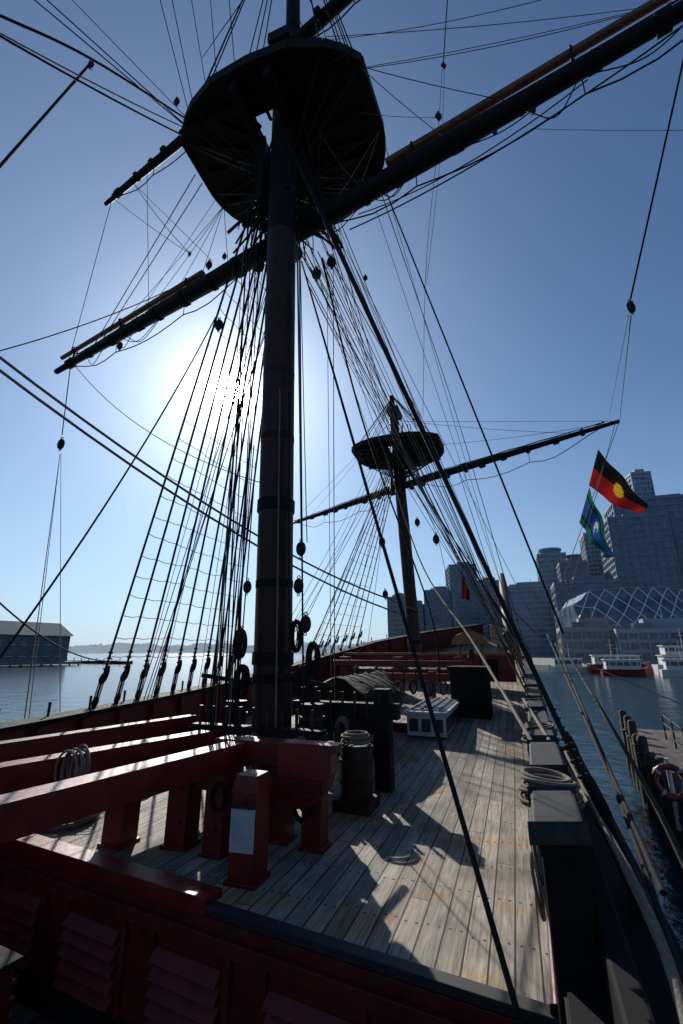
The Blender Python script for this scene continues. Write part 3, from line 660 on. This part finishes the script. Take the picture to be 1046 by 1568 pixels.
C_bk=cloth('flag_black',(.008,.008,.009)); C_rd=cloth('flag_red',(.25,.012,.012)); C_ye=cloth('flag_yellow',(.42,.25,.015)); C_gr=cloth('flag_green',(.01,.12,.07)); C_bl=cloth('flag_blue',(.02,.07,.22)); C_wh=cloth('flag_white',(.40,.40,.40)); C_dr=cloth('faded_red_cloth',(.05,.008,.006))
def f1(s,t):
    if ((s-.5)*1.6)**2+((t-.5))**2<.035: return 2
    return 0 if t<.5 else 1
flag('aboriginal_flag',(8.37,13.6,8.3),(9.2,13,6.2),(7.87,13.6,7.05),(9.0,13.1,5.95),[C_bk,C_rd,C_ye],f1,rip=.06,droop=.18)
def f2(s,t):
    if t<.2 or t>.8: return 0
    if t<.25 or t>.75: return 1
    if ((s-.45)*1.5)**2+(t-.5)**2<.022 and not ((s-.5)*1.5)**2+(t-.55)**2<.010: return 3
    return 2
flag('torres_strait_flag',(7.76,13.4,6.92),(7.84,12.9,4.63),(7.27,13.4,5.76),(7.7,13.1,4.6),[C_gr,C_bk,C_bl,C_wh],f2,droop=.05)
flag('furled_red_flag',(4.24,16,4.8),(4.40,15.8,3.98),(4.18,16,3.75),(4.42,15.8,3.65),[C_dr],lambda s,t:0,10,8,.03,.0)
# ---------------------------------------------------------------- water, land
m,nt,b=newmat('harbour_water'); b.inputs['Base Color'].default_value=(.014,.04,.06,1); b.inputs['Roughness'].default_value=.16; b.inputs['IOR'].default_value=1.33
tc=nt.nodes.new('ShaderNodeTexCoord'); hs=[]
for s,d in ((.35,4),(1.5,4)):
    n=nt.nodes.new('ShaderNodeTexNoise'); n.inputs['Scale'].default_value=s; n.inputs['Detail'].default_value=d; n.inputs['Roughness'].default_value=.55; nt.links.new(tc.outputs['Object'],n.inputs['Vector']); hs.append(n.outputs[0])
h=mth(nt,'ADD',hs[0],mth(nt,'MULTIPLY',hs[1],.3)); bp=nt.nodes.new('ShaderNodeBump'); bp.inputs['Strength'].default_value=.42; bp.inputs['Distance'].default_value=.35
nt.links.new(h,bp.inputs['Height']); nt.links.new(bp.outputs[0],b.inputs['Normal'])
mb=MB(); mb.add([(-6000,-500,-3.5),(6000,-500,-3.5),(6000,9000,-3.5),(-6000,9000,-3.5)],[(0,1,2,3)],m); mb.obj('water')
M_land=mat('quay_concrete',(.18,.18,.17),.8,.3,.2,.1)
mb=MB(); mb.prism([(62,134),(112,112),(600,100),(1500,400),(1200,1800),(60,1800),(25,385),(45,300)],-4,-2.0,M_land); mb.obj('quay')
M_hill=cloth('hazy_shore_trees',(.30,.37,.43),.55)  # pale blue colour and translucency stand in for haze over the far shore
mb=MB(); vs=[];fs=[]; n=480
for i in range(n+1):
    x=-1800+i*5.5; y=1500+60*math.sin(i*.035); hh=10+8*abs(math.sin(i*.065+1))+5*abs(math.sin(i*.2))+random.uniform(0,3)
    if i%17==0: hh+=random.uniform(0,8)
    vs+=[(x,y,-3.4),(x,y+5,hh*1.2)]
for i in range(n):
    o=i*2; fs.append((o,o+2,o+3,o+1))
mb.add(vs,fs,M_hill); mb.obj('distant_shore')
# ---------------------------------------------------------------- buildings
M_b1=mat('hazy_concrete',(.17,.215,.265),.7,.05,.08,0,spec=.2); M_b2=mat('hazy_glass',(.08,.125,.18),.2,.25,.6,0); M_b3=mat('hazy_sandstone',(.28,.26,.23),.8,.1,.1,0,spec=.2); M_b4=mat('hazy_blue_curtain_wall',(.09,.16,.24),.15,.2,.55,0); M_b5=mat('hazy_pale_concrete',(.27,.31,.35),.7,.05,.1,0,spec=.2)  # distance haze is mixed into these base colours
M_bw=mat('white_frame',(.58,.61,.64),.5,1,.05,0)
def building(name,x0,x1,y,h,dep,wall_m,glass_m,floor=3.8,bay=4,rot=-.35,z0=-2.0,crown=None):
    w=x1-x0; cx,cy=(x0+x1)/2,y+dep/2
    par=empty(name,(cx,cy,z0)); mb=MB()
    mb.box((cx,cy,z0+h/2),(w,dep,h),glass_m,rot=rot); mb.obj('glazing',parent=par)
    mb=MB(); nfl=int(h/floor)
    for i in range(nfl+1): mb.box((cx,cy,z0+i*floor+.5),(w+.7,dep+.7,1.25),wall_m,rot=rot)
    cs,sn=math.cos(rot),math.sin(rot); nb=max(2,int(w/bay))
    for i in range(nb+1):
        lx=-w/2+w*i/nb; ly=-dep/2-.15; mb.box((cx+lx*cs-ly*sn,cy+lx*sn+ly*cs,z0+h/2),(.55,.7,h),wall_m,rot=rot)
    nb=max(2,int(dep/bay))
    for i in range(nb+1):
        for sx in (-1,1):
            ly=-dep/2+dep*i/nb; lx=sx*(w/2+.15); mb.box((cx+lx*cs-ly*sn,cy+lx*sn+ly*cs,z0+h/2),(.7,.55,h),wall_m,rot=rot)
    mb.box((cx,cy,z0+h+.7),(w+1,dep+1,1.6),wall_m,rot=rot); mb.box((cx+w*.1,cy,z0+h+3),(w*.5,dep*.5,4),wall_m,rot=rot)
    mb.box((cx-w*.2,cy,z0+h+2),(w*.2,dep*.3,3),glass_m,rot=rot); mb.cyl((cx+w*.1,cy,z0+h+4),(cx+w*.1,cy,z0+h+9),.2,.1,wall_m,6)
    if crown: mb.cyl((cx,cy,z0+h),(cx,cy,z0+h+crown),w*.42,w*.40,glass_m,20); mb.cyl((cx,cy,z0+h+crown),(cx,cy,z0+h+crown+1.5),w*.44,w*.44,wall_m,20)
    mb.obj('facade_frame',parent=par)
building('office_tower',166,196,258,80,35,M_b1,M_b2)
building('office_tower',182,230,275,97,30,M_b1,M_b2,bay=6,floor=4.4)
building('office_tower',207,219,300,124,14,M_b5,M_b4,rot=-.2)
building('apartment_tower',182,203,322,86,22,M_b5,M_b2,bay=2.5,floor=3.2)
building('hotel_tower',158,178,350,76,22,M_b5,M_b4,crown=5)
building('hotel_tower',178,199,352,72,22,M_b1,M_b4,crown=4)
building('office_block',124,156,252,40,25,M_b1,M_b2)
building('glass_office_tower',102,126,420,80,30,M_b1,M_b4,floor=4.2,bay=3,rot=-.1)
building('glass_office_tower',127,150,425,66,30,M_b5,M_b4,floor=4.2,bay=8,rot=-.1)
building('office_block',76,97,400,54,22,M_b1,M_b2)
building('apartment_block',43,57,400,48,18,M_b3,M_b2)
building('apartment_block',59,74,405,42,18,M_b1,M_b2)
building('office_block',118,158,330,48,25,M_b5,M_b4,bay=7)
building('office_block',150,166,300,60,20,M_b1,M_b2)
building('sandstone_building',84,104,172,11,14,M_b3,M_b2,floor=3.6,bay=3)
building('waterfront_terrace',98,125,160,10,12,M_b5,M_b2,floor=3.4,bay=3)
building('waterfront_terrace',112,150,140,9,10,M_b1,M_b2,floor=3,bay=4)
par=empty('diagrid_building',(122,205,-2))
mb=MB(); W=48; H=30
def dg(s,t):
    bul=5*math.sin(math.pi*min(1,t*1.1)); x=102+W*s; y=203-8*s-bul-4*math.sin(math.pi*s)
    hh=H*(.90+.10*math.sin(math.pi*(.15+s*.7))) if s>.12 else H*(.78+s)
    return Vector((x,y,-2+hh*t))
vs=[];fs=[];a,bn=16,8
for j in range(bn+1):
    for i in range(a+1): vs.append(dg(i/a,j/bn))
for j in range(bn):
    for i in range(a): o=j*(a+1)+i; fs.append((o,o+1,o+a+2,o+a+1))
n0=len(vs); 
for i in range(a+1): p=dg(i/a,1); vs.append(p+Vector((5,30,-1)))
for i in range(a): fs.append((bn*(a+1)+i,bn*(a+1)+i+1,n0+i+1,n0+i))
mb.add(vs,fs,M_b2); 
lft=[dg(0,j/bn) for j in range(bn+1)]; bk=[Vector((107,233,-3+ H*.8*j/bn)) for j in range(bn+1)]
mb.add(lft+bk,[(j,j+1,bn+2+j,bn+1+j) for j in range(bn)],M_b2)
mb.obj('glass_skin',parent=par)
mb=MB()
for j in range(bn):
    for i in range(a):
        off=Vector((-.1,-.35,0))
        if (i+j)%2==0: mb.beam(dg(i/a,j/bn)+off,dg((i+1)/a,(j+1)/bn)+off,.34,.34,M_bw)
        else: mb.beam(dg((i+1)/a,j/bn)+off,dg(i/a,(j+1)/bn)+off,.34,.34,M_bw)
for i in range(a): mb.beam(dg(i/a,1),dg((i+1)/a,1),.6,.6,M_b1)
mb.obj('diagonal_frame',parent=par)
# left pier warehouse
M_wt=mat('warehouse_timber',(.12,.145,.16),.8,.3,.15,0,spec=.2); M_wr=mat('warehouse_roof',(.12,.15,.17),.9,.3,.1,0,spec=.05)
mb=MB(); a=Vector((-112,195,0)); d=Vector((-150,130,0))-a; L=d.length; d.normalize(); nn=Vector((-d.y,d.x,0)); 
if nn.x>0: nn=-nn
def WP(s,o,z): p=a+d*s+nn*o; p.z=z; return p
wd=22; hh=8.2
vs=[WP(0,0,-2),WP(L,0,-2),WP(L,wd,-2),WP(0,wd,-2),WP(0,0,hh),WP(L,0,hh),WP(L,wd,hh),WP(0,wd,hh),WP(0,wd/2,hh+5),WP(L,wd/2,hh+5)]
mb.add(vs,[(0,1,5,4),(2,3,7,6),(0,4,8,7,3),(1,2,6,9,5)],M_wt)
mb.add([WP(-1,-1,hh-.3),WP(L,-1,hh-.3),WP(L,wd/2,hh+5.2),WP(-1,wd/2,hh+5.2),WP(-1,wd+1,hh-.3),WP(L,wd+1,hh-.3)],[(0,1,2,3),(3,2,5,4)],M_wr)
for fl in range(2):
    for i in range(16):
        s=3+i*(L-5)/16; mb.beam(WP(s,-.12,1.2+fl*4.2),WP(s+2.1,-.12,1.2+fl*4.2),.2,2.0,M_b2)
        mb.beam(WP(s-.2,-.2,.1+fl*4.2),WP(s+2.3,-.2,.1+fl*4.2),.3,.2,M_bw)
for i in range(4): mb.beam(WP(-.12,3+i*4.6,3),WP(-.12,5+i*4.6,3),.2,2.4,M_b2)
mb.prism([tuple(WP(-4,-4,0).xy),tuple(WP(L+5,-4,0).xy),tuple(WP(L+5,wd+3,0).xy),tuple(WP(-4,wd+3,0).xy)],-2.9,-2.0,M_land)
for i in range(22): p=WP(-3+i*3.6,-3.6,0); mb.cyl((p.x,p.y,-4),(p.x,p.y,-2.9),.3,.3,M_black,8)
mb.obj('pier_warehouse')
mb=MB(); mb.beam((-140,235,-2.9),(-96,215,-2.9),6,1.2,M_black); 
for i in range(9): mb.cyl((-136+i*4.6,234-i*2.1-3,-3.5),(-136+i*4.6,234-i*2.1-3,-1),.2,.2,M_black,6)
mb.obj('breakwater')
# ---------------------------------------------------------------- ferries / boats
def ferry(name,x,y,L,hullm,rot,decks=2,h=2.4,bm=4.5):
    mb=MB(); d=Vector((math.cos(rot),math.sin(rot),0)); nrm=Vector((-d.y,d.x,0)); c=Vector((x,y,0)); z=-3.6
    st=[(-.5,.8,0),(-.35,1,0),(.2,1,.0),(.38,.7,.15),(.5,.06,.5)]
    vs=[]
    for t,w,sh in st:
        for zz,ww in ((z,.75),(z+h+sh*1.6,1)):
            for sg in (-1,1): q=c+d*L*t+nrm*sg*bm/2*w*ww; vs.append((q.x,q.y,zz))
    fs=[]
    for i in range(4):
        a=i*4;b=a+4; fs+=[(a,b,b+2,a+2),(a+1,a+3,b+3,b+1),(a+2,b+2,b+3,a+3)]
    fs.append((0,2,3,1)); mb.add(vs,fs,hullm)
    zz=z+h
    for k in range(decks):
        l=L*(.72-.18*k); q=c-d*L*.05*(1+k); mb.box((q.x,q.y,zz+1.1),(l,bm*(.82-.1*k),2.0),M_white,rot=rot); mb.box((q.x,q.y,zz+1.3),(l*.94,bm*(.82-.1*k)+.08,.9),M_glassd,rot=rot); mb.box((q.x,q.y,zz+2.2),(l+.8,bm*(.9-.1*k),.18),M_white,rot=rot)
        n=int(l/1.4)
        for i in range(n):
            e=q+d*(-l/2+l*(i+.5)/n); mb.box((e.x,e.y,zz+1.3),(.25,bm*(.82-.1*k)+.16,.92),M_white,rot=rot)
        zz+=2.3
    q=c-d*L*.1; mb.cyl((q.x,q.y,zz),(q.x,q.y,zz+4),.1,.05,M_white,6); mb.cyl((q.x-1,q.y,zz+2.4),(q.x+1,q.y,zz+2.4),.05,.05,M_white,6)
    for i in range(int(L/1.2)):
        e=c+d*(-L*.48+i*1.2)-nrm*bm*.45; mb.cyl((e.x,e.y,z+h),(e.x,e.y,z+h+.9),.04,.04,M_white,5)
    return mb.obj(name)
M_redh=mat('red_hull',(.16,.018,.014),.4,1,.1,0); M_navy=mat('navy_hull',(.02,.03,.06),.4,1,.1,0)
ferry('harbour_ferry',70,121,14,M_redh,-.3,1); ferry('harbour_ferry',86,117,17,M_white,-.25,2); ferry('harbour_ferry',98,104,16,M_navy,-.3,2); ferry('motor_cruiser',78,108,11,M_white,-.4,1,1.6,3.6); ferry('motor_cruiser',60,128,9,M_white,2.7,1,1.5,3.2); ferry('motor_cruiser',66,112,10,M_redh,-.3,1,1.5,3.2)
# ---------------------------------------------------------------- wharf
mb=MB(); W0=Vector((5.2,6.0,0)); W1=Vector((14.5,25,0)); wdv=(W1-W0).normalized(); wn=Vector((wdv.y,-wdv.x,0))
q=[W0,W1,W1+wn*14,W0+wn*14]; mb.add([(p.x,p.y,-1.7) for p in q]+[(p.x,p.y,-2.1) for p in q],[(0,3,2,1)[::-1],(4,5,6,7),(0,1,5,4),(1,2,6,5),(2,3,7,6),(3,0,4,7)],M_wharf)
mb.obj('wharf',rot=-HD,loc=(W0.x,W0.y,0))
for i in range(12):
    mb=MB(); p=W0+wdv*i*1.9-wn*.25; e=random.uniform(-.35,.1); lx=random.uniform(-.05,.05); mb.tube([(p.x,p.y,-5),(p.x+lx,p.y,-.95+e),(p.x+lx,p.y,-.85+e)],[.19,.17,.10],M_pile,12)
    mb.torus((p.x,p.y,-1.5),.2,.03,M_iron); mb.obj('mooring_pile')
mb=MB()
for i in range(9):
    p=W0+wdv*i*2.3+wn*1.1; mb.cyl((p.x,p.y,-1.7),(p.x,p.y,-.65),.035,.035,M_iron,8)
for z in (-.7,-1.05,-1.4):
    p=W0+wn*1.1; e=p+wdv*18.4; mb.cyl((p.x,p.y,z),(e.x,e.y,z),.025,.025,M_iron,8)
mb.obj('wharf_railing')
mb=MB(); c=Vector((7.25,11.3,-.75)); ax=(-.5,-.85,.1)
mb.torus(c,.3,.07,M_redh,axis=ax,n=28,k=10)
axv=Vector(ax).normalized(); t=Vector((1,0,0)); e1=axv.cross(t).normalized(); e2=axv.cross(e1)
for k in range(4):
    a=math.pi/4+k*math.pi/2; dd=e1*math.cos(a)+e2*math.sin(a); mb.torus(c+dd*.3,.072,.012,M_white,axis=axv.cross(dd),n=14); mb.torus(c+dd*.3+axv.cross(dd)*.03,.072,.012,M_white,axis=axv.cross(dd),n=14)
mb.cyl((c.x+.05,c.y+.1,-1.7),(c.x+.05,c.y+.1,-.3),.05,.05,M_white,8)
mb.obj('life_ring')
# ---------------------------------------------------------------- light, world, camera
sd=Vector((-.248,.879,.545)).normalized()
el=math.asin(sd.z); az=math.atan2(sd.x,sd.y)
l=bpy.data.lights.new('sun','SUN'); l.energy=5; l.angle=math.radians(.5); l.color=(1,.94,.86)
o=bpy.data.objects.new('sun',l); sc.collection.objects.link(o); o.rotation_euler=(-sd).to_track_quat('-Z','Y').to_euler()
w=bpy.data.worlds.new('World'); sc.world=w; w.use_nodes=True; nt=w.node_tree; bg=nt.nodes['Background']
sky=nt.nodes.new('ShaderNodeTexSky'); sky.sky_type='NISHITA'; sky.sun_disc=False; sky.sun_elevation=el; sky.sun_rotation=az; sky.air_density=1.0; sky.dust_density=.35; sky.ozone_density=3
tc=nt.nodes.new('ShaderNodeTexCoord'); vn=nt.nodes.new('ShaderNodeVectorMath'); vn.operation='NORMALIZE'; nt.links.new(tc.outputs['Generated'],vn.inputs[0])
dt=nt.nodes.new('ShaderNodeVectorMath'); dt.operation='DOT_PRODUCT'; nt.links.new(vn.outputs[0],dt.inputs[0]); dt.inputs[1].default_value=sd
dc=mth(nt,'MAXIMUM',dt.outputs['Value'],0)
sx=nt.nodes.new('ShaderNodeSeparateXYZ'); nt.links.new(vn.outputs[0],sx.inputs[0]); zz=mth(nt,'MAXIMUM',sx.outputs[2],0)
hzf=mth(nt,'MULTIPLY',mth(nt,'POWER',mth(nt,'SUBTRACT',1,zz),5),.85)
tn=nt.nodes.new('ShaderNodeVectorMath'); tn.operation='MULTIPLY'; nt.links.new(sky.outputs[0],tn.inputs[0]); tn.inputs[1].default_value=(.80,.95,1.08)
hb=mth(nt,'ADD',1,mth(nt,'MULTIPLY',mth(nt,'POWER',dc,3),1.35)); hc=nt.nodes.new('ShaderNodeCombineXYZ')
for i,k in enumerate((2.9,4.1,5.5)): nt.links.new(mth(nt,'MULTIPLY',hb,k),hc.inputs[i])
mx=nt.nodes.new('ShaderNodeMix'); mx.data_type='RGBA'; nt.links.new(hzf,mx.inputs[0]); nt.links.new(tn.outputs[0],mx.inputs[6]); nt.links.new(hc.outputs[0],mx.inputs[7])
g0=mth(nt,'ADD',mth(nt,'MULTIPLY',mth(nt,'POWER',dc,5000),3000),mth(nt,'MULTIPLY',mth(nt,'POWER',dc,600),110))
g1=mth(nt,'ADD',mth(nt,'MULTIPLY',mth(nt,'POWER',dc,55),6),mth(nt,'MULTIPLY',mth(nt,'POWER',dc,8),2.0))
cc=nt.nodes.new('ShaderNodeCombineXYZ')
for i,k in enumerate((.88,1.0,1.1)): nt.links.new(mth(nt,'ADD',g0,mth(nt,'MULTIPLY',g1,k)),cc.inputs[i])
ad=nt.nodes.new('ShaderNodeVectorMath'); ad.operation='ADD'; nt.links.new(mx.outputs[2],ad.inputs[0]); nt.links.new(cc.outputs[0],ad.inputs[1])
nt.links.new(ad.outputs[0],bg.inputs[0]); bg.inputs[1].default_value=.085
cam=bpy.data.cameras.new('camera'); cam.sensor_fit='VERTICAL'; cam.sensor_height=36; cam.lens=16; cam.clip_end=20000; cam.clip_start=.05
co=bpy.data.objects.new('camera',cam); co.location=(0,0,2); co.rotation_euler=(math.radians(107),0,0); sc.collection.objects.link(co); sc.camera=co
sc.view_settings.view_transform='Standard'; sc.view_settings.look='None'; sc.view_settings.exposure=0
